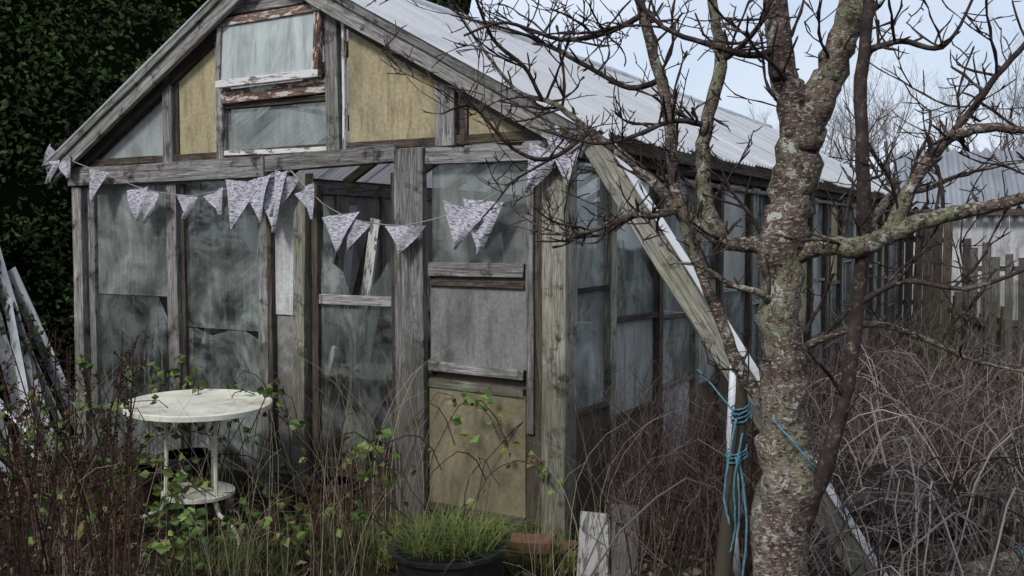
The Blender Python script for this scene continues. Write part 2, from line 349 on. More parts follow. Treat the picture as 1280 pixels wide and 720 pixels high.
sw=MB(); sp=MB()
a=.0; prev=.07
random.seed(21); idx=0
while a<GL-.3:
    a+=R(.52,.78); a=min(a,GL)
    lean=R(-.02,.02); bd(sw,a,.0,a+lean,2.1,R(.05,.09),-.04,.04,random.choice(['wood','wooddark','wooddark','woodgreen']),RS)
    z=.12
    for zt in (R(.5,.75),R(1.1,1.5),2.08):
        k=random.choice(['glass','glassf','glass','glassf','ply','glass2']) if z>.4 else random.choice(['glass2','plygrey','plybrown'])
        if idx<1 and z>.4: k='glassf'
        sp.slab([(prev,z),(a-.03,z),(a-.03,zt+R(-.02,.01)),(prev,zt+.01)],.0+R(0,.01),.014,RS,k); 
        if zt<2: bd(sw,prev,zt,a-.03,zt+R(-.015,.015),R(.02,.045),-.03,-.005,random.choice(['wood','wooddark']),RS)
        z=zt-.005
    if R(0,1)<.3: bd(sp,prev+.25,.1,prev+R(.2,.32),2.05,.02,-.025,-.005,'wood',RS)
    prev=a+.03; idx+=1
bd(sw,-.03,2.12,GL,2.12,.09,-.05,.05,'wooddark',RS); bd(sw,-.05,2.03,GL,2.03,.03,-.055,-.03,'wood',RS); bd(sw,0,.07,GL,.06,.14,-.06,.04,'wooddark',RS)
a=0;prev=.07
while a<GL-.3:
    a+=.7; a=min(a,GL); bd(sw,a,0,a,2.1,.07,-.04,.04,'wood',LS); sp.slab(rect(prev,a-.03,.12,2.08),0,.006,LS,'glass2'); prev=a+.03
bd(sw,-.03,2.14,GL,2.14,.12,-.05,.05,'wood',LS); bd(sw,0,.06,GL,.06,.14,-.05,.04,'wooddark',LS)
for u in (0.0,1,2,3,4): bd(sw,u,0,u,rz(u)-.12,.09,-.03,.05,'wooddark',BK)
sp.slab([(0,.05),(4,.05),(4,rz(4)-.1),(2,rz(2)-.1),(0,rz(0)-.1)],.06,.07,BK,'glass2')
sw.finish('side_frame',gh,bevel=.003); sp.finish('side_panels',gh)
rf=MB()
for y in np.arange(.3,GL,.9):
    for s in (-1,1): rf.beam((2+s*2.05,y,rz(2+s*2.05)-.07),(2,y,rz(2)-.07),(0,1,0),.05,.08,'rafter')
rf.beam((2,-.1,3.32),(2,GL,3.32),(1,0,0),.04,.12,'rafter')
for s in (-1,1):
    for f in (.5,1.2): rf.beam((2+s*f,-.1,rz(2+f)-.04),(2+s*f,GL,rz(2+f)-.04),(1,0,0),.05,.03,'rafter')
    rf.beam((2+s*2.10,-.12,2.185),(2+s*2.10,GL,2.185),(0,0,1),.10,.025,'wooddark',.006)
rf.finish('rafters',gh)
ro=MB(); random.seed(5)
y=-.17; idx=0
while y<GL+.1:
    y1=min(y+.76,GL+.25)
    for s in (-1,1):
        ns=int((y1-y)/.0127); rows=8; base=len(ro.v); dz=.008*(idx%2)+R(0,.006); ext=R(2.14,2.24); tlt=R(-.008,.008)
        for r in range(rows+1):
            q=r/rows*ext
            for j in range(ns+1):
                yy=y+(y1-y)*j/ns
                ro.v.append(V((2+s*q+ (0),yy,rz(2+q)+.012*math.sin(yy*2*math.pi/.076)+dz+tlt*r/rows+.004*noise.noise(V((q*2,yy*2,s))))))
        for r in range(rows):
            for j in range(ns):
                i0=base+r*(ns+1)+j; ro.face((i0,i0+1,i0+ns+2,i0+ns+1),'roof')
    y=y1-.06; idx+=1
ro.tube([V((2,yy,3.425+.005*math.sin(yy*3))) for yy in np.arange(-.18,GL+.3,.5)],[.04]*len(np.arange(-.18,GL+.3,.5)),'roof',8)
ro.finish('corrugated_roof',gh,smooth=True)
it=MB(); random.seed(3)
for y0,y1 in ((.5,3.2),(3.5,6.5),(6.9,9.9)):
    for k in range(4): it.beam((3.0+k*.2,y0,.8),(3.0+k*.2,y1,.8),(1,0,0),.16,.02,'rafter'); it.beam((.2+k*.2,y0+.3,.85),(.2+k*.2,y1+.3,.85),(1,0,0),.16,.02,'rafter')
    for yy in (y0+.1,y1-.1):
        for x in (.25,.85,3.0,3.6): it.beam((x,yy+.2,0),(x,yy+.2,.79),(1,0,0),.05,.05,'rafter')
for i in range(46):
    x=random.choice([R(.25,.8),R(3.0,3.6)]); y=R(.6,6) ; h=R(.1,.22); z0=.86 if x<1 else .81
    it.tube([V((x,y,z0)),V((x,y,z0+h)),V((x,y,z0+h+.015))],[h*.35,h*.5,h*.53],random.choice(['brick','black','whiteplastic']),10)
for i in range(36):
    x=R(.2,3.8);y=R(.15,1.8); k=random.choice(['rafter','wood','whiteplastic','plybrown','paintw','wood']); ww=R(.03,.12)
    it.beam((x,y,0),(x+R(-.5,.5),y+R(-.05,.3),R(.9,2.1)),(1,R(-.3,.3),0),ww,.02,k)
for i in range(16):
    x=R(.3,3.3);y=R(.3,1.6); it.beam((x,y,R(.05,.7)),(x+R(.3,.8),y+R(-.1,.1),R(.1,.8)),(0,R(.2,1),1),R(.1,.35),.02,random.choice(['ply','plybrown','plywhite','wood','brick','ply']))
it.finish('greenhouse_staging',gh)

# ------------------------------------------------------------ bunting
bn=MB(); bunt=empty('bunting',(-3.17,7.1,0),-TH)
def pl(pts,n=8,sag=.0):
    out=[]
    for i in range(len(pts)-1):
        for j in range(n):
            f=j/n; p=V(pts[i]).lerp(V(pts[i+1]),f); p.z-=sag*4*f*(1-f); out.append(p)
    out.append(V(pts[-1])); return out
def flag(u,z,w,h,rot=0,y=-.13):
    w*=1.15; h*=1.12
    base=len(bn.v); n=8; ph=R(0,9); cu=R(-.03,.03); tw_=R(-.5,.5)
    for i in range(n+1):
        f=i/n; ww=w*(1-f)+.004
        for j in range(7):
            g=j/6-.5; x=g*ww; zz=-f*h
            xx=x*math.cos(rot)+zz*math.sin(rot); z2=zz*math.cos(rot)-x*math.sin(rot)
            bn.v.append(V((u+xx+cu*f*f,y-.02*f+.016*math.sin(g*7+ph+f*3)+x*tw_*f,z+z2)))
    o=R(0,5)
    for i in range(n):
        for j in range(6):
            k=base+i*7+j
            q=[(o+(a*w-w/2)*5*(1-b),o+b*1.2) for a,b in ((j/6,i/n),((j+1)/6,i/n),((j+1)/6,(i+1)/n),(j/6,(i+1)/n))]
            bn.face((k,k+1,k+8,k+7),'flag',q)
S1=[(-.06,-.14,2.26),(.4,-.12,2.12),(.88,-.12,1.98),(1.34,-.12,1.93),(1.95,-.12,2.02),(2.21,-.13,2.06)]
S2=[(2.21,-.13,2.06),(2.45,-.12,1.86),(2.69,-.12,1.76),(3.07,-.14,1.72),(3.53,-.12,1.82),(3.85,-.12,2.0),(4.08,-.16,2.18)]
for S in (S1,S2):
    p=pl(S,5,.008); bn.tube(p,[.004]*len(p),'string',4)
for (u,z,w,h,r) in ((-.08,2.27,.16,.13,.9),(-.1,2.22,.14,.16,.3),(.02,2.22,.14,.13,-.4),(.37,2.13,.19,.20,.15),(.82,1.99,.2,.2,-.1),(.97,1.965,.14,.2,.3),(1.30,1.93,.17,.14,.1),(1.55,1.95,.16,.14,-.3),(1.80,2.01,.27,.27,.1),(1.93,2.02,.24,.25,-.2),(2.05,2.04,.26,.32,-.15),(2.17,2.04,.17,.24,.3),(2.33,1.95,.14,.18,-.4),(2.6,1.79,.26,.2,-.1),(2.72,1.76,.18,.16,.2),(3.08,1.72,.24,.14,.0),(3.48,1.81,.24,.21,.35),(3.60,1.85,.22,.26,.1),(3.98,2.1,.18,.22,.5),(4.09,2.18,.20,.24,-.2),(4.12,2.18,.16,.18,.6)):
    flag(u,z,w,h,r,-.13-R(0,.02))
bn.finish('flags',bunt,smooth=True)

# ------------------------------------------------------------ patio table
pt=empty('patio_table',(-1.78,5.38,0)); tb=MB()
def disc(mb,z,r,th,k,lip=.02,n=48):
    prof=[(0,z),(r*.5,z),(r-.03,z),(r-.012,z+lip*.4),(r,z+lip*.2),(r,z-th),(r-.012,z-th-.004),(r-.03,z-.006),(0,z-.006)]
    base=len(mb.v)
    for (q,zz) in prof:
        for j in range(n):
            a=2*math.pi*j/n; mb.v.append(V((max(q,.001)*math.cos(a),max(q,.001)*math.sin(a),zz)))
    for i in range(len(prof)-1):
        for j in range(n):
            j2=(j+1)%n; mb.face((base+i*n+j,base+i*n+j2,base+(i+1)*n+j2,base+(i+1)*n+j),k)
disc(tb,.725,.405,.022,'tablew'); disc(tb,.22,.2,.015,'tablew',.015)
for k in range(3):
    a=math.radians(200+120*k); d=V((math.cos(a),math.sin(a),0)); z=V((0,0,1))
    tb.tube([d*.17+z*.715,d*.17+z*.45,d*.175+z*.19,d*.2+z*.13,d*.27+z*.105,d*.34+z*.08,d*.39+z*.03,d*.40+z*-.02],[.012]*8,'tablew',8)
    b=math.radians(200+120*k+120); e=V((math.cos(b),math.sin(b),0))
    tb.tube([d*.17+z*.69,e*.17+z*.69],[.007]*2,'tablew',6)
tb.finish('table_body',pt,smooth=False)
c=bpy.data.objects['table_body']; c.modifiers.new('e','EDGE_SPLIT').split_angle=.7; [setattr(p,'use_smooth',True) for p in c.data.polygons]
pt.rotation_euler=(math.radians(1.5),math.radians(1.2),0)

# small things
mb=MB(); mb.tube([V((0,0,0)),V((0,0,.02)),V((0,0,.20)),V((0,0,.205)),V((0,0,.225)),V((0,0,.225)),V((0,0,.16))],[.22,.235,.27,.285,.285,.265,.26],'black',24,True,.05); mb.tube([V((0,0,.15)),V((0,0,.20))],[.255,.25],'soil',24)
PL=(-.28,4.45)
o=mb.finish('garden_planter'); o.location=(PL[0],PL[1],0); o.rotation_euler=(.05,-.04,0)
for i,(x,y,s) in enumerate(((-2.25,5.75,1.0),(-2.02,5.95,1.2),(-1.05,5.7,.8))):
    mb=MB(); mb.tube([V((0,0,0)),V((0,0,.22*s)),V((0,0,.22*s)),V((0,0,.27*s)),V((0,0,.27*s)),V((0,0,.22*s))],[.10*s,.145*s,.155*s,.16*s,.14*s,.135*s],'terracotta' if i!=1 else 'black',20); o=mb.finish('plant_pot'); o.location=(x,y,-.02)
for (x,y,z,r,tl) in ((.05,4.82,.03,.3,.05),(.10,4.80,.1,-.15,.12),(.26,4.9,.03,1.0,0)):
    mb=MB(); mb.beam((-.108,0,0),(.108,0,0),(0,1,0),.103,.066,'brick',.003,4); o=mb.finish('brick',bevel=.005); o.location=(x,y,z); o.rotation_euler=(tl,0,r)
mb=MB(); mb.beam((0,0,.0),(.03,.14,.30),(1,0,0),.15,.02,'paintw'); o=mb.finish('painted_board',bevel=.003); o.location=(.39,4.6,-.02)
mb=MB(); mb.beam((0,0,.0),(.02,.12,.33),(1,.3,0),.14,.02,'wood'); o=mb.finish('scrap_board'); o.location=(.55,4.65,-.02)
lp=empty('leaning_plank'); mb=MB()
a=V((.40,4.86,2.13)); b=V((1.72,4.50,-.03))
mb.beam(a,b,(.85,.0,.5),.115,.03,'woodgreen'); off=V((.066,-.014,.040)); mb.finish('plank',lp,bevel=.003)
mb=MB(); mb.beam(a+off,b+off,(.85,0,.5),.036,.036,'whiteplastic'); mb.finish('white_trim',lp,bevel=.004)
mb=MB(); mb.tube([V((1.07,4.6,1.05)),V((1.06,4.62,.7)),V((1.08,4.6,.2)),V((1.1,4.6,-.02))],[.02]*4,'whiteplastic',10); mb.finish('drain_pipe',smooth=True)
mb=MB(); mb.tube([V((.70,3.2,-.02)),V((.715,3.2,.5)),V((.755,3.2,.9)),V((.77,3.2,1.1)),V((.765,3.2,1.25))],[.034,.032,.028,.022,.012],'wooddark',9,True,.25); mb.finish('wooden_stake',smooth=True)
mb=MB()
def coil(c,r,turn,z0,z1,rr=.0032,sq=1):
    p=[]; n=int(turn*16)
    for i in range(n+1): a=i/16*2*math.pi; p.append(V((c[0]+r*math.cos(a)+R(-.003,.003),c[1]+r*sq*math.sin(a),z0+(z1-z0)*i/n+.012*math.sin(a*1.0+1)+R(-.003,.003)))) 
    mb.tube(p,[rr]*len(p),'rope',6)
coil((.768,3.2),.029,4,1.03,1.09); coil((.757,3.2),.033,3,.9,.94)
def rp(pts,r=.0032):
    P=[V(p) for p in pts]; q=[]
    for i in range(len(P)-1):
        p0=P[max(i-1,0)];p1=P[i];p2=P[i+1];p3=P[min(i+2,len(P)-1)]
        for j in range(6):
            f=j/6; q.append(.5*((2*p1)+(p2-p0)*f+(2*p0-5*p1+4*p2-p3)*f*f+(3*p1-p0-3*p2+p3)*f**3)+V((R(-.002,.002),R(-.002,.002),0)))
    q.append(P[-1]); mb.tube(q,[r]*len(q),'rope',6)
rp([(.79,3.16,1.10),(.81,2.95,1.08),(.86,2.89,1.02),(.92,2.90,.95),(.975,3.0,.92),(.93,3.09,.97)])
rp([(.745,3.16,1.05),(.715,3.14,.9),(.705,3.15,.78),(.72,3.13,.7)],.004); rp([(.765,3.16,1.0),(.735,3.13,.85),(.74,3.14,.68),(.725,3.15,.6)])
rp([(.74,3.15,1.06),(.70,3.2,1.12),(.66,3.4,1.18)],.003); rp([(.755,3.16,.92),(.775,3.13,.7),(.765,3.15,.45)],.004); rp([(.745,3.16,.92),(.75,3.13,.8),(.755,3.15,.66)],.003)
mb.finish('blue_rope',smooth=True)
mb=MB(); n=24
for i in range(13):
    ph=math.pi*i/12
    for j in range(n):
        a=2*math.pi*j/n; d=V((math.sin(ph)*math.cos(a)*.5,math.sin(ph)*math.sin(a)*.4,math.cos(ph)*.26)); k=1+.35*noise.noise(d*5)+.25*noise.noise(d*14)+.15*noise.noise(d*40); mb.v.append(d*k)
for i in range(12):
    for j in range(n): mb.face((i*n+j,(i+1)*n+j,(i+1)*n+(j+1)%n,i*n+(j+1)%n),'soil')
o=mb.finish('compost_heap',smooth=True); o.location=(2.2,5.6,.05)
mb=MB(); mb.tube([V((1.95,4.35,.02)),V((2.2,4.4,.08)),V((2.5,4.45,.12)),V((2.9,4.5,.14))],[.06,.08,.085,.09],'bark',14,True,.3); mb.finish('log',smooth=True)
mb=MB(); 
p=[V((2.38+.1*math.cos(a)*.2+R(-.01,.01),4.43+.1*math.cos(a),.10+.1*math.sin(a))) for a in np.linspace(0,12,50)]; mb.tube(p,[.005]*50,'rope',6); mb.finish('blue_rope')
ps=empty('plastic_sheets'); random.seed(9)
mb=MB()
for i in range(5):
    x0=-3.95+i*.13; b=V((x0,7.5+i*.05,-.02)); tp=V((x0-.45-R(0,.2),7.7,R(1.2,1.7)));
    mb.beam(b,tp,(.75,-.6,.12),R(.08,.25),.008,'whiteplastic',.008)
mb.beam((-3.5,7.0,0),(-4.0,7.6,1.15),(.7,-.7,0),.12,.02,'whiteplastic'); mb.beam((-3.35,6.9,.1),(-4.2,7.2,.75),(.3,-.9,0),.10,.02,'whiteplastic'); mb.beam((-3.6,6.7,.0),(-4.3,7.0,.45),(.3,-.9,0),.25,.02,'whiteplastic')
mb.finish('sheets',ps)

# ------------------------------------------------------------ fences, shed, distance
def fence(name,p0,p1,h,k,gap=.015,w=.1,irr=.1):
    mb=MB(); p0=V(p0);p1=V(p1); L=(p1-p0).length; t=(p1-p0).normalized(); s=V((-t.y,t.x,0)); q=0
    while q<L:
        c=p0+t*(q+w/2); hh=h+R(-irr,irr*.4); mb.beam(c-V((0,0,.03)),c+V((R(-.03,.03),0,hh)),t,w*R(.8,1),.018,k); q+=w+gap*R(.3,2)
    for z in (.35*h,.8*h): mb.beam(p0+s*.03+V((0,0,z)),p1+s*.03+V((0,0,z)),(0,0,1),.07,.035,k)
    q=0
    while q<L+.1: c=p0+t*q+s*.08; mb.beam(c-V((0,0,.02)),c+V((0,0,h+.08)),t,.08,.08,k); q+=1.8
    return mb.finish(name)
M['fencew']=wood('fence_wood',(.04,.035,.03),(.14,.125,.11),(.28,.26,.235),alg=.6)
fence('dark_wooden_fence',(5.35,14.2,0),(6.4,14.2,0),2.05,'wooddark',.004,.14,.03)
fence('wooden_fence',(6.0,12.6,0),(12,12.2,0),1.58,'fencew',.05,.12,.22)
fence('wooden_fence',(4.9,9.6,0),(5.6,12.2,0),.95,'wooddark',.03,.1,.2)
sh=empty('garden_shed',(7.9,19,0),-.35); mb=MB()
for x0 in np.arange(0,7,.15): mb.beam((x0,0,0),(x0,0,2.3),(1,0,0),.146,.02,'plywhite'); 
for y0 in np.arange(0,3,.15): mb.beam((-.08,y0,0),(-.08,y0,2.3+.9*(1-abs(y0-1.5)/1.5)),(0,1,0),.146,.02,'plywhite')
mb.beam((-.3,-.27,2.17),(7.3,-.27,2.17),(0,0,1),.12,.03,'wooddark')
mb.finish('walls',sh)
mb=MB()
for s in (0,1):
    base=len(mb.v); nn=460
    for r in range(4):
        for j in range(nn+1):
            x=-.3+7.6*j/nn; q=r/3; yy=(-.25+1.75*q) if s==0 else (3.25-1.75*q); mb.v.append(V((x,yy,2.25+1.25*q+.045*math.sin(x*2*math.pi/.2))))
    for r in range(3):
        for j in range(nn): i0=base+r*(nn+1)+j; mb.face((i0,i0+1,i0+nn+2,i0+nn+1),'tin')
mb.finish('roof',sh,smooth=True)

def grow(mb,p,d,L,r,lev,k,sides=4,up=.15,bend=.35,kids=4,minL=.05,shrink=.6):
    n=max(3,int(4+L*2)) if lev>0 else 3; n=min(n,7); pts=[p.copy()]; rad=[r]; q=p.copy(); dd=d.normalized()
    for i in range(n):
        dd=(dd+V((R(-1,1),R(-1,1),R(-1,1)))*bend*.5+V((0,0,up*.3))).normalized(); q=q+dd*(L/n); pts.append(q.copy()); rad.append(r*(1-.65*(i+1)/n))
    mb.tube(pts,rad,k,sides,False)
    if lev<=0: return
    for i in range(kids):
        f=R(.2,1); j=min(int(f*n),n-1); a=pts[j].lerp(pts[j+1],f*n-j if f*n-j<1 else 1)
        t=(pts[j+1]-pts[j]).normalized(); s=(t*R(.3,.9)+V((R(-1,1),R(-1,1),R(-.6,1)))*.9).normalized()
        l=L*shrink*R(.6,1.1)
        if l>minL: grow(mb,a,s,l,max(rad[j]*.6,.0012),lev-1,k,3,up,bend,kids,minL,shrink)
random.seed(31)
mb=MB()
for i in range(20):
    x=10+i*1.15+R(-.5,.5); y=36+R(-3,4); h=R(4.1,5.6)
    grow(mb,V((x,y,0)),V((R(-.1,.1),0,1)),h,.16,4,'distwig',4,.4,.3,6,.1,.62)
mb.finish('distant_trees')
def leafmass(name,boxes,n,size,mat,parent=None,asp=.55):
    C=[];D=[]
    for i in range(n):
        b=random.choice(boxes)
        C.append([R(b[0],b[1]),R(b[2],b[3]),b[4]+(b[5]-b[4])*R(0,1)]); D.append([R(-1,1),R(-1,1),R(-.9,.5)])
    C=np.array(C);D=np.array(D);W=np.random.randn(n,3); return numpy_leaves(name,C,D,W,mat,size,asp,parent)
leafmass('distant_hedge',[(6,40,40,43,0,2.2),(-40,6,45,48,0,2.5)],7000,.45,'hedge')
bh=empty('unseen_shading_hedge'); leafmass('foliage',[(-14,14,-9.4,-8.6,0,4.2)],6000,.3,'hedge',bh)  # unseen hedge added behind the camera to cut low-angle sky light
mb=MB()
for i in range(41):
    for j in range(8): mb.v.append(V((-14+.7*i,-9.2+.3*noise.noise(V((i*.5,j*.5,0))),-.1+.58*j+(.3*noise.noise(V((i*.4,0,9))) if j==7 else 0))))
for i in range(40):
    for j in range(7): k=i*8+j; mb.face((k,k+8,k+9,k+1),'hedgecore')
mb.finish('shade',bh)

# ------------------------------------------------------------ big evergreen hedge (left)
he=empty('evergreen_hedge'); random.seed(11)
def hsurf(a,z,side):
    return -1.15-.35*noise.noise(V((a*.6,z*.6,2)))-.28*noise.noise(V((a*1.7,z*1.7,7)))-.10*noise.noise(V((a*5,z*5,1)))
C=[];D=[]
nL=105000
for i in range(nL):
    dep=abs(random.gauss(0,.16))-.05
    a=-2.6+9.5*R(0,1)**1.3; z=R(.0,6.0)
    if R(0,1)<.6:
        u=hsurf(a,z,0)-dep; v=a
        if noise.noise(V((a*2.2,z*2.2,9)))>.3 and R(0,1)<.75: continue
        if u>-.35 : u=-.35
    else:
        u=-1.2-3.6*R(0,1); v=-2.6+.45*noise.noise(V((u*.7,z*.7,4)))+.4*noise.noise(V((u*2,z*2,5)))+dep+(.55 if z>2 else .55+.5*(1-z/2))+.2
        if noise.noise(V((u*2.2,z*2.2,19)))>.3 and R(0,1)<.75: continue
    w=g2w(u,v,z); C.append(w); D.append((R(-1,1),R(-1,1)-.3,R(-1.1,.4)))
C=np.array([tuple(c) for c in C]);D=np.array(D); numpy_leaves('foliage',C,D,np.random.randn(len(C),3),'hedge',np.random.uniform(.035,.085,len(C)),.55,he)
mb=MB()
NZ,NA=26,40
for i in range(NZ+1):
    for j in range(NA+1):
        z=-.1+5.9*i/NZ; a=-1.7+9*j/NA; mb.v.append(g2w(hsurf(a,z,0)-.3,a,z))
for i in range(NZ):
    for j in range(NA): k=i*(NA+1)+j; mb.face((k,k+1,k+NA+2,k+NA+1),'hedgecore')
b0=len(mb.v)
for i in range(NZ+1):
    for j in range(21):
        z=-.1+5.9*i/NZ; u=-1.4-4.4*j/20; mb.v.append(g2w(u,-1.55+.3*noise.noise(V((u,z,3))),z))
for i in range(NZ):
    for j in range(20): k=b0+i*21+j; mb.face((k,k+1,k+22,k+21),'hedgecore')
for i in range(40):
    p=g2w(-1.2-R(0,3.5),-2.0+R(0,.3),0); grow(mb,p,V((R(-.2,.2),R(-.2,.2),1)),R(1.5,3),R(.01,.03),1,'twigbark',5)
mb.finish('branches',he)

# ------------------------------------------------------------ fruit tree
ft=empty('apple_tree'); tb=MB(); tw=MB(); random.seed(12)
def smooth(P,n=5):
    P=[(V(p[:3]),p[3]*.86) for p in P]; q=[];r=[]
    for i in range(len(P)-1):
        p0=P[max(i-1,0)][0];p1=P[i][0];p2=P[i+1][0];p3=P[min(i+2,len(P)-1)][0]
        for j in range(n):
            f=j/n; q.append(.5*((2*p1)+(p2-p0)*f+(2*p0-5*p1+4*p2-p3)*f*f+(3*p1-p0-3*p2+p3)*f**3)); r.append(P[i][1]*(1-f)+P[i+1][1]*f)
    q.append(P[-1][0]); r.append(P[-1][1]); return q,r
def spur(p,d,L,r,lev):
    n=max(3,int(L/.035)); n=min(n,9); pts=[p];rad=[r];q=p.copy();dd=d.normalized()
    for i in range(n):
        dd=(dd+V((R(-1,1),R(-1,1),R(-.6,1)))*.24).normalized(); q=q+dd*(L/n); pts.append(q.copy()); rr=r*(1-.55*(i+1)/n)
        rad.append(rr*(1.3 if i%2 else .9))
    rad[-1]*=1.6; tip=pts[-1]+dd*.008; pts.append(tip); rad.append(.0008)
    tw.tube(pts,rad,'twigbark',5 if r>.004 else 4,False)
    if lev>0:
        for i in range(int(L/.065)+1):
            j=random.randrange(1,n+1); t=(pts[j]-pts[j-1]).normalized(); s=(t*.5+V((R(-1,1),R(-1,1),R(-.5,1.1)))).normalized()
            spur(pts[j],s,L*R(.18,.5) if L>.15 else R(.015,.045),max(rad[j]*.65,.0024),lev-1)
def limb(P,twigs=10,tl=(.1,.36),sides=12,rough=.12,mat='bark',f0=.1):
    q,r=smooth(P); q=[p+V((R(-1,1),R(-1,1),R(-1,1)))*rr*.18 for p,rr in zip(q,r)]
    if P[0][3]<.0145: mat='twigbark'
    (tb if r[0]>.010 else tw).tube(q,r,mat,sides,True,rough)
    for i in range(int(twigs*.85)):
        j=random.randrange(int(f0*len(q)),len(q)-1); t=(q[j+1]-q[j]).normalized(); s=(t*R(0,.8)+V((R(-1,1),R(-1,1),R(-.5,1.1)))).normalized()
        l=R(*tl) if R(0,1)<.5 else R(.03,.08); spur(q[j],s,l,min(r[j]*.6,R(.0035,.007)),2 if l>.1 else 1)
    return q,r
limb([(.87,3,-.05,.145),(.865,3,.3,.118),(.87,3,.79,.103),(.865,3,.99,.096),(.86,3,1.24,.083),(.84,3,1.44,.075),(.855,3,1.64,.080),(.88,3,1.815,.084),(.905,3,1.98,.080)],5,(.1,.25),22,.22)
limb([(.90,3,1.93,.062),(.86,3,2.08,.054),(.835,3,2.17,.048),(.815,3,2.39,.041),(.79,3.02,2.65,.034),(.75,3.05,3.0,.02),(.72,3,3.3,.008)],22)
limb([(.90,3,1.93,.066),(.94,2.98,2.06,.062),(.99,2.97,2.19,.055),(1.04,2.95,2.36,.048),(1.11,2.95,2.58,.036),(1.2,2.95,2.9,.022),(1.3,2.95,3.3,.007)],22)
limb([(.90,2.98,.72,.035),(.965,2.92,.95,.03),(1.01,2.9,1.15,.026),(1.04,2.88,1.44,.024),(1.045,2.86,1.75,.024),(1.03,2.86,2.05,.022),(1.05,2.86,2.38,.018),(1.08,2.86,2.7,.012),(1.1,2.86,3.0,.006)],18,mat='twigbark')
limb([(.87,3,1.60,.045),(.95,2.95,1.62,.038),(1.03,2.85,1.62,.036),(1.09,2.8,1.65,.032),(1.2,2.75,1.70,.026),(1.36,2.7,1.74,.02),(1.52,2.68,1.78,.015),(1.72,2.6,1.82,.008)],24)
limb([(1.09,2.8,1.65,.026),(1.13,2.78,1.75,.024),(1.17,2.78,1.83,.022),(1.25,2.76,1.93,.02),(1.36,2.76,1.96,.017),(1.48,2.76,1.95,.013),(1.65,2.7,1.93,.008)],24)
limb([(1.22,2.77,1.90,.014),(1.30,2.75,2.0,.012),(1.36,2.72,2.1,.010),(1.45,2.7,2.22,.008),(1.5,2.7,2.4,.004)],22)
limb([(1.03,2.85,1.62,.02),(1.10,2.9,1.72,.016),(1.20,3.0,1.79,.014),(1.32,3.1,1.80,.012),(1.5,3.2,1.86,.008),(1.7,3.2,1.9,.004)],18)
limb([(1.05,2.86,2.2,.012),(1.14,2.84,2.22,.010),(1.25,2.82,2.2,.008),(1.32,2.8,2.32,.005),(1.38,2.8,2.5,.003)],14)
limb([(.88,3,1.28,.016),(.98,2.98,1.34,.013),(1.12,2.95,1.38,.011),(1.26,2.95,1.34,.010),(1.42,2.95,1.27,.008),(1.6,2.95,1.23,.004)],14)
limb([(1.04,2.88,1.45,.012),(1.15,2.8,1.52,.010),(1.3,2.75,1.5,.008),(1.45,2.7,1.56,.005)],12)
limb([(.85,3,1.60,.034),(.78,3.02,1.62,.030),(.67,3.05,1.64,.027),(.54,3.1,1.74,.024),(.42,3.15,1.87,.019),(.26,3.2,2.0,.014),(.14,3.2,2.09,.011),(.0,3.22,2.15,.008),(-.18,3.25,2.4,.004)],34)
limb([(.54,3.1,1.74,.018),(.46,3.08,1.72,.015),(.38,3.05,1.72,.013),(.28,3.0,1.68,.011),(.19,2.95,1.66,.008),(.08,2.9,1.66,.004)],24,(.1,.4))
limb([(.67,3.05,1.63,.03),(.62,3.06,1.75,.028),(.605,3.05,1.86,.027),(.61,3.05,2.0,.025),(.655,3.05,2.18,.024),(.64,3.06,2.34,.020),(.60,3.06,2.55,.014),(.58,3,2.9,.005)],22)
limb([(.54,3.1,1.74,.02),(.515,3.1,1.88,.020),(.50,3.1,2.05,.022),(.47,3.1,2.17,.02),(.42,3.12,2.36,.018),(.37,3.1,2.55,.012),(.3,3.1,2.9,.004)],22)
limb([(.47,3.1,2.15,.012),(.38,3.12,2.13,.010),(.25,3.15,2.2,.009),(.12,3.2,2.28,.008),(.0,3.2,2.33,.006),(-.2,3.2,2.38,.003)],26)
limb([(.42,3.12,2.36,.012),(.3,3.1,2.3,.010),(.15,3.05,2.27,.008),(-.02,3.0,2.31,.006),(-.15,3.0,2.27,.004)],22)
limb([(.61,3.05,2.0,.012),(.5,3.0,2.01,.010),(.38,2.95,1.96,.008),(.25,2.9,1.93,.006),(.05,2.9,1.98,.003)],20)
limb([(.26,3.2,2.0,.010),(.12,3.1,1.9,.009),(.0,3.05,1.93,.007),(-.12,3.0,2.05,.005),(-.22,3,2.03,.003)],20)
limb([(.10,3.2,2.1,.008),(.04,3.15,2.2,.008),(-.06,3.1,2.28,.007),(-.12,3.0,2.40,.005),(-.2,3,2.5,.003)],16)
limb([(.655,3.05,2.2,.014),(.72,3.0,2.25,.011),(.77,2.95,2.33,.008),(.8,2.9,2.5,.004)],14)
limb([(.84,3.0,2.25,.014),(.74,2.95,2.2,.012),(.6,2.9,2.22,.010),(.45,2.88,2.27,.008),(.3,2.88,2.42,.005),(.2,2.9,2.5,.003)],22)
limb([(.87,3.0,.98,.03),(.80,3.03,1.12,.026),(.73,3.05,1.22,.024),(.66,3.06,1.40,.022),(.60,3.08,1.55,.020),(.55,3.1,1.70,.019)],14)
limb([(.84,3.0,1.42,.016),(.76,2.95,1.48,.014),(.68,2.95,1.5,.010),(.58,2.95,1.56,.007),(.5,2.95,1.57,.004)],12)
tb.finish('trunk_and_limbs',ft,smooth=True); tw.finish('twigs',ft,smooth=True)

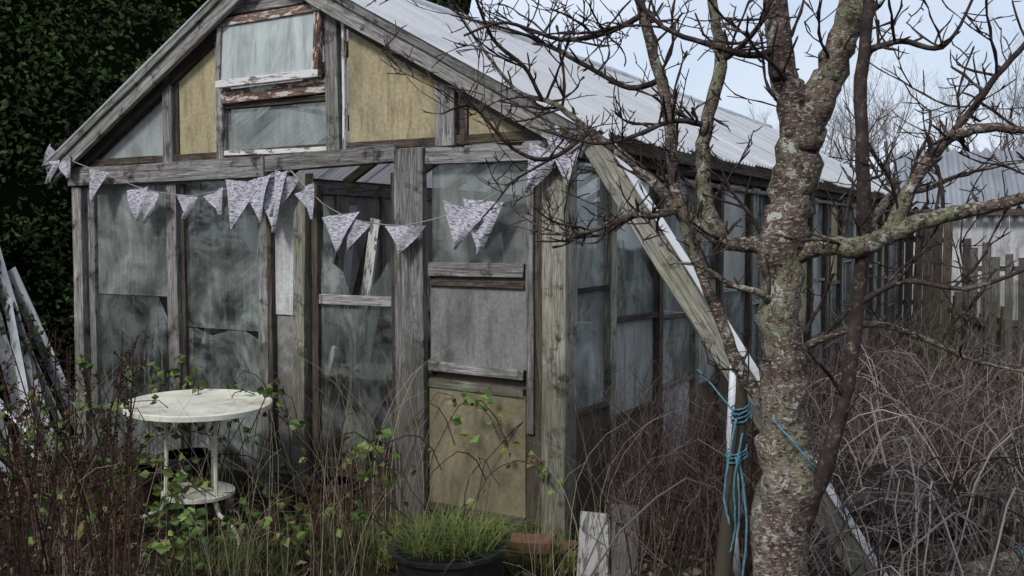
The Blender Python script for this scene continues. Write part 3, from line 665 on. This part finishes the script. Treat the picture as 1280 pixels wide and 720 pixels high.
# ------------------------------------------------------------ undergrowth
random.seed(77)
mb=MB(); C=[];D=[]
def dock(x,y,h):
    p=V((x,y,-.02)); q=[p]; d=V((R(-.15,.15),R(-.15,.15),1)).normalized()
    for i in range(7): d=(d+V((R(-1,1),R(-1,1),0))*.07).normalized(); q.append(q[-1]+d*h/7)
    mb.tube(q,[.006*(1-.09*i) for i in range(8)],'dock',4,False)
    for k in range(int(h*8)):
        f=R(.35,.95)*7; j=min(int(f),6); a=q[j].lerp(q[j+1],f-j); s=V((R(-1,1),R(-1,1),R(.5,1.6))).normalized(); l=R(.06,.22)*(1.2-f/8)
        mb.tube([a,a+s*l*.5,a+s*l+V((0,0,l*.2))],[.0025,.002,.001],'dock',3,False)
        for m in range(int(l*150)):
            c=a+s*l*R(.1,1); C.append((c.x+R(-.012,.012),c.y+R(-.012,.012),c.z+R(-.012,.012))); D.append((R(-1,1),R(-1,1),R(-1,1)))
for i in range(50):
    y=R(3.1,5.2); x=-y*R(.40,.60); dock(x,y,R(.65,1.35))
for i in range(12):
    y=R(3.6,5.4); x=R(.5,1.3)*y/4.5; dock(x,y,R(.6,.95))
for i in range(7): dock(R(-1.2,-.5),R(4.4,5.0),R(.4,.65))
dk=empty('dock_plants'); mb.finish('stems',dk); 
C=np.array(C);D=np.array(D); numpy_leaves('seed_heads',C,D,np.random.randn(len(C),3),'dock',.014,.8,dk)

def blades(name,gen,n,mat):
    vs=[];fs=[]
    for i in range(n):
        g=gen()
        if g is None: continue
        x,y,h,w,le=g; a=R(0,6.283); d=V((math.cos(a),math.sin(a),0)); s=V((-d.y,d.x,0)); z0=gz(x,y)-.04; b=len(vs); 
        if mat=='grass' and name=='grass_clump': z0=.17
        for k in range(4):
            f=k/3; c=V((x,y,z0))+d*(le*h*f*f)+V((0,0,h*(f-.35*le*f*f))); ww=w*(1-f*.85)
            vs.append(tuple(c-s*ww)); vs.append(tuple(c+s*ww))
        for k in range(3): fs.append((b+2*k,b+2*k+1,b+2*k+3,b+2*k+2))
    me=bpy.data.meshes.new(name); me.from_pydata(vs,[],fs); me.materials.append(M[mat]); me.update(); o=bpy.data.objects.new(name,me); scene.collection.objects.link(o); return o
def gA():
    y=3.0+R(0,1)**.8*4.5; x=R(-.75,.75)*y
    if inside(x,y,.02): return None
    if noise.noise(V((x*1.2,y*1.2,3)))<-.05: return None
    if -.75<x<.15 and 3.6<y<4.75: return (x,y,R(.04,.10),.002,.8) if math.hypot(x-PL[0],y-PL[1])>.3 else None
    return x,y,R(.06,.28),R(.0015,.003),R(.2,1.2)
blades('dead_grass',gA,13000,'deadgrass')
def gB():
    y=R(7,14); x=R(1.8,9)*y/10
    if inside(x,y,.1): return None
    return x,y,R(.15,.6),R(.003,.006),R(.2,1)
blades('dead_grass',gB,6000,'deadgrass')
def gP():
    a=R(0,6.28); r=.24*math.sqrt(R(0,1)); return PL[0]+r*math.cos(a),PL[1]+r*math.sin(a),R(.06,.24)*(1.25-r*1.5)*(1 if a<3.5 else 1.2),R(.0015,.003),R(.3,1.6)
blades('grass_clump',gP,1300,'grass')
def gG():
    c=random.choice([(-.9,5.1),(-.2,4.95),(-1.4,4.8),(.15,4.75),(-.55,4.9)]); x,y=c[0]+random.gauss(0,.14),c[1]+random.gauss(0,.08)
    return (x,y,R(.08,.30),R(.0015,.003),R(.3,1)) if not inside(x,y) else None
blades('grass_tufts',gG,1800,'grass')
mb=MB()
def stalk(x,y,h,r,k,lean=.35,seg=6):
    q=[V((x,y,-.02))]; a=R(0,6.28); d=V((R(-.1,.1),R(-.1,.1),1)); b=V((math.cos(a),math.sin(a),-.3))*lean
    for i in range(seg): d=(d+b*(i/seg)*.5+V((R(-1,1),R(-1,1),R(-.3,.3)))*.06).normalized(); q.append(q[-1]+d*h/seg)
    mb.tube(q,[r*(1-.7*i/seg) for i in range(seg+1)],k,3,False); return q
for i in range(330):
    y=R(3.8,6.2); x=R(-.5,.16)*y
    if inside(x,y) or (-.7<x<.1 and y<4.9): continue
    stalk(x,y,R(.35,1.1),R(.0012,.0022),'stalk',R(.2,1.3))
for i in range(42): stalk(R(-1.0,-.45),R(4.95,5.3),R(.7,1.35),R(.0014,.0026),'stalk',R(.1,.9),8)
mb.finish('dry_stalks')
mb=MB()
for i in range(110):
    y=R(3.9,6.2); x=R(.10,.27)*y
    if inside(x,y,.05): continue
    p=V((x,y,-.02)); grow(mb,p,V((R(-.25,.25),R(-.25,.25),1)),R(.4,.85),R(.0025,.0045),2,'twigred',3,.3,.22,4,.04,.5)
for i in range(190):
    t=R(.3,9); u,v=GW+R(.12,.7),t; w=g2w(u,v); grow(mb,w-V((0,0,.02)),V((R(-.25,.25),R(-.25,.25),1)),R(.35,.8),R(.003,.006),2,'twigred',3,.25,.25,4,.04,.5)
mb.finish('red_stemmed_shrubs')
mb=MB()
for i in range(560):
    y=3.6+R(0,1)*6.3; x=y*R(.27,.72)
    if inside(x,y,.1): continue
    if abs(x-.87)<.2 and abs(y-3)<.3: continue
    if abs(x-2.2)<.3 and 4.9<y<5.6: continue
    if noise.noise(V((x*1.1,y*1.1,8)))<-.12: continue
    h=R(.3,.8)*(1 if y<5 else 1.15)
    grow(mb,V((x,y,-.02)),V((R(-.7,.7),R(-.7,.7),1)),h,R(.003,.006),2,'twig',3,-.05,.45,4,.05,.6)
for i in range(260):
    y=R(3.6,9); x=y*R(.24,.7)
    if inside(x,y,.2): continue
    a=R(0,6.28); L=R(.6,1.5); h=R(.35,.85); q=[]
    for k in range(9):
        f=k/8; q.append(V((x+math.cos(a)*L*f+R(-.02,.02),y+math.sin(a)*L*f*.7,h*4*f*(1-f)*.9+R(-.01,.02)-.02)))
    if any(inside(p.x,p.y,.05) for p in q): continue
    mb.tube(q,[.004]*9,'twig',4,False)
mb.finish('bramble_thicket')
mb=MB(); C=[];D=[]
for i in range(200):
    y=R(4.6,6.7); x=R(-.52,-.05)*y
    if inside(x,y,.03): continue
    a=R(0,6.28); L=R(.3,.9); h=R(.3,.95); 
    if -.43*y<x<-.21*y and y<5.75: h=R(.12,.34); L*=.6
    q=[]
    for k in range(9):
        f=k/8; q.append(V((x+math.cos(a)*L*f+R(-.02,.02),y+math.sin(a)*L*f*.5,h*(2.6*f-2*f*f)*1.1+R(-.01,.02)-.02)))
    q=[p for p in q if not inside(p.x,p.y,.02)]
    if len(q)<3: continue
    mb.tube(q,[.003]*len(q),'dock' if R(0,1)<.6 else 'twigred',4,False)
    if R(0,1)<.6:
        for p in q[1:]:
            if R(0,1)<.6:
                for m in range(3): C.append((p.x+R(-.05,.05),p.y+R(-.05,.05),p.z+R(-.03,.05))); D.append((R(-1,1),R(-1,1),R(-.6,.3)))
bp=empty('bramble_bush'); mb.finish('canes',bp); C=np.array(C);D=np.array(D); numpy_leaves('leaves',C,D,np.random.randn(len(C),3)*.4+np.array([0,.2,1.]),'bleaf',np.random.uniform(.035,.075,len(C)),.75,bp)
C=[]
while len(C)<8000:
    y=2.6+R(0,1)*8; x=R(-.75,.8)*y
    if not inside(x,y): C.append((x,y,gz(x,y)+R(-.025,.03)))
C=np.array(C);n=len(C); numpy_leaves('leaf_litter',C,np.random.randn(n,3)*[1,1,.3],np.random.randn(n,3)*[1,1,.4],'litter',np.random.uniform(.03,.08,n),.6)

# ------------------------------------------------------------ world, sun, camera
w=bpy.data.worlds.new('World'); scene.world=w; w.use_nodes=True; nt=w.node_tree; bg=nt.nodes['Background']
sky=nt.nodes.new('ShaderNodeTexSky'); sky.sky_type='NISHITA'; sky.sun_disc=False; sky.sun_elevation=math.radians(42); sky.sun_rotation=math.radians(215)
tc=nt.nodes.new('ShaderNodeTexCoord'); mp=nt.nodes.new('ShaderNodeMapping'); mp.inputs['Scale'].default_value=(1,1,2.5); nt.links.new(tc.outputs['Generated'],mp.inputs['Vector'])
ns=nt.nodes.new('ShaderNodeTexNoise'); ns.inputs['Scale'].default_value=2.6; ns.inputs['Detail'].default_value=5; nt.links.new(mp.outputs[0],ns.inputs['Vector'])
rp_=nt.nodes.new('ShaderNodeValToRGB'); rp_.color_ramp.elements[0].position=.38; rp_.color_ramp.elements[0].color=(.55,)*3+(1,); rp_.color_ramp.elements[1].position=.62; rp_.color_ramp.elements[1].color=(.97,)*3+(1,); nt.links.new(ns.outputs['Fac'],rp_.inputs[0])
mx=nt.nodes.new('ShaderNodeMix'); mx.data_type='RGBA'; nt.links.new(rp_.outputs[0],mx.inputs[0]); nt.links.new(sky.outputs[0],mx.inputs[6]); mx.inputs[7].default_value=(6.2,6.8,7.9,1)
nt.links.new(mx.outputs[2],bg.inputs['Color']); bg.inputs['Strength'].default_value=.125
sl=bpy.data.lights.new('sun','SUN'); sl.energy=2.1; sl.angle=math.radians(11); sl.color=(1,.97,.93); so=bpy.data.objects.new('sun',sl); scene.collection.objects.link(so)
el,az=math.radians(42),math.radians(215); sd=V((math.sin(az)*math.cos(el),math.cos(az)*math.cos(el),math.sin(el))); so.rotation_euler=sd.to_track_quat('Z','Y').to_euler()
cam=bpy.data.cameras.new('camera'); cam.lens=33.75; cam.sensor_width=36; cam.clip_end=1000; co=bpy.data.objects.new('camera',cam); scene.collection.objects.link(co)
co.location=(0,0,1.64); co.rotation_euler=(math.radians(90-2.86),0,0); scene.camera=co
scene.view_settings.view_transform='Standard'; scene.view_settings.look='None'; scene.view_settings.exposure=0
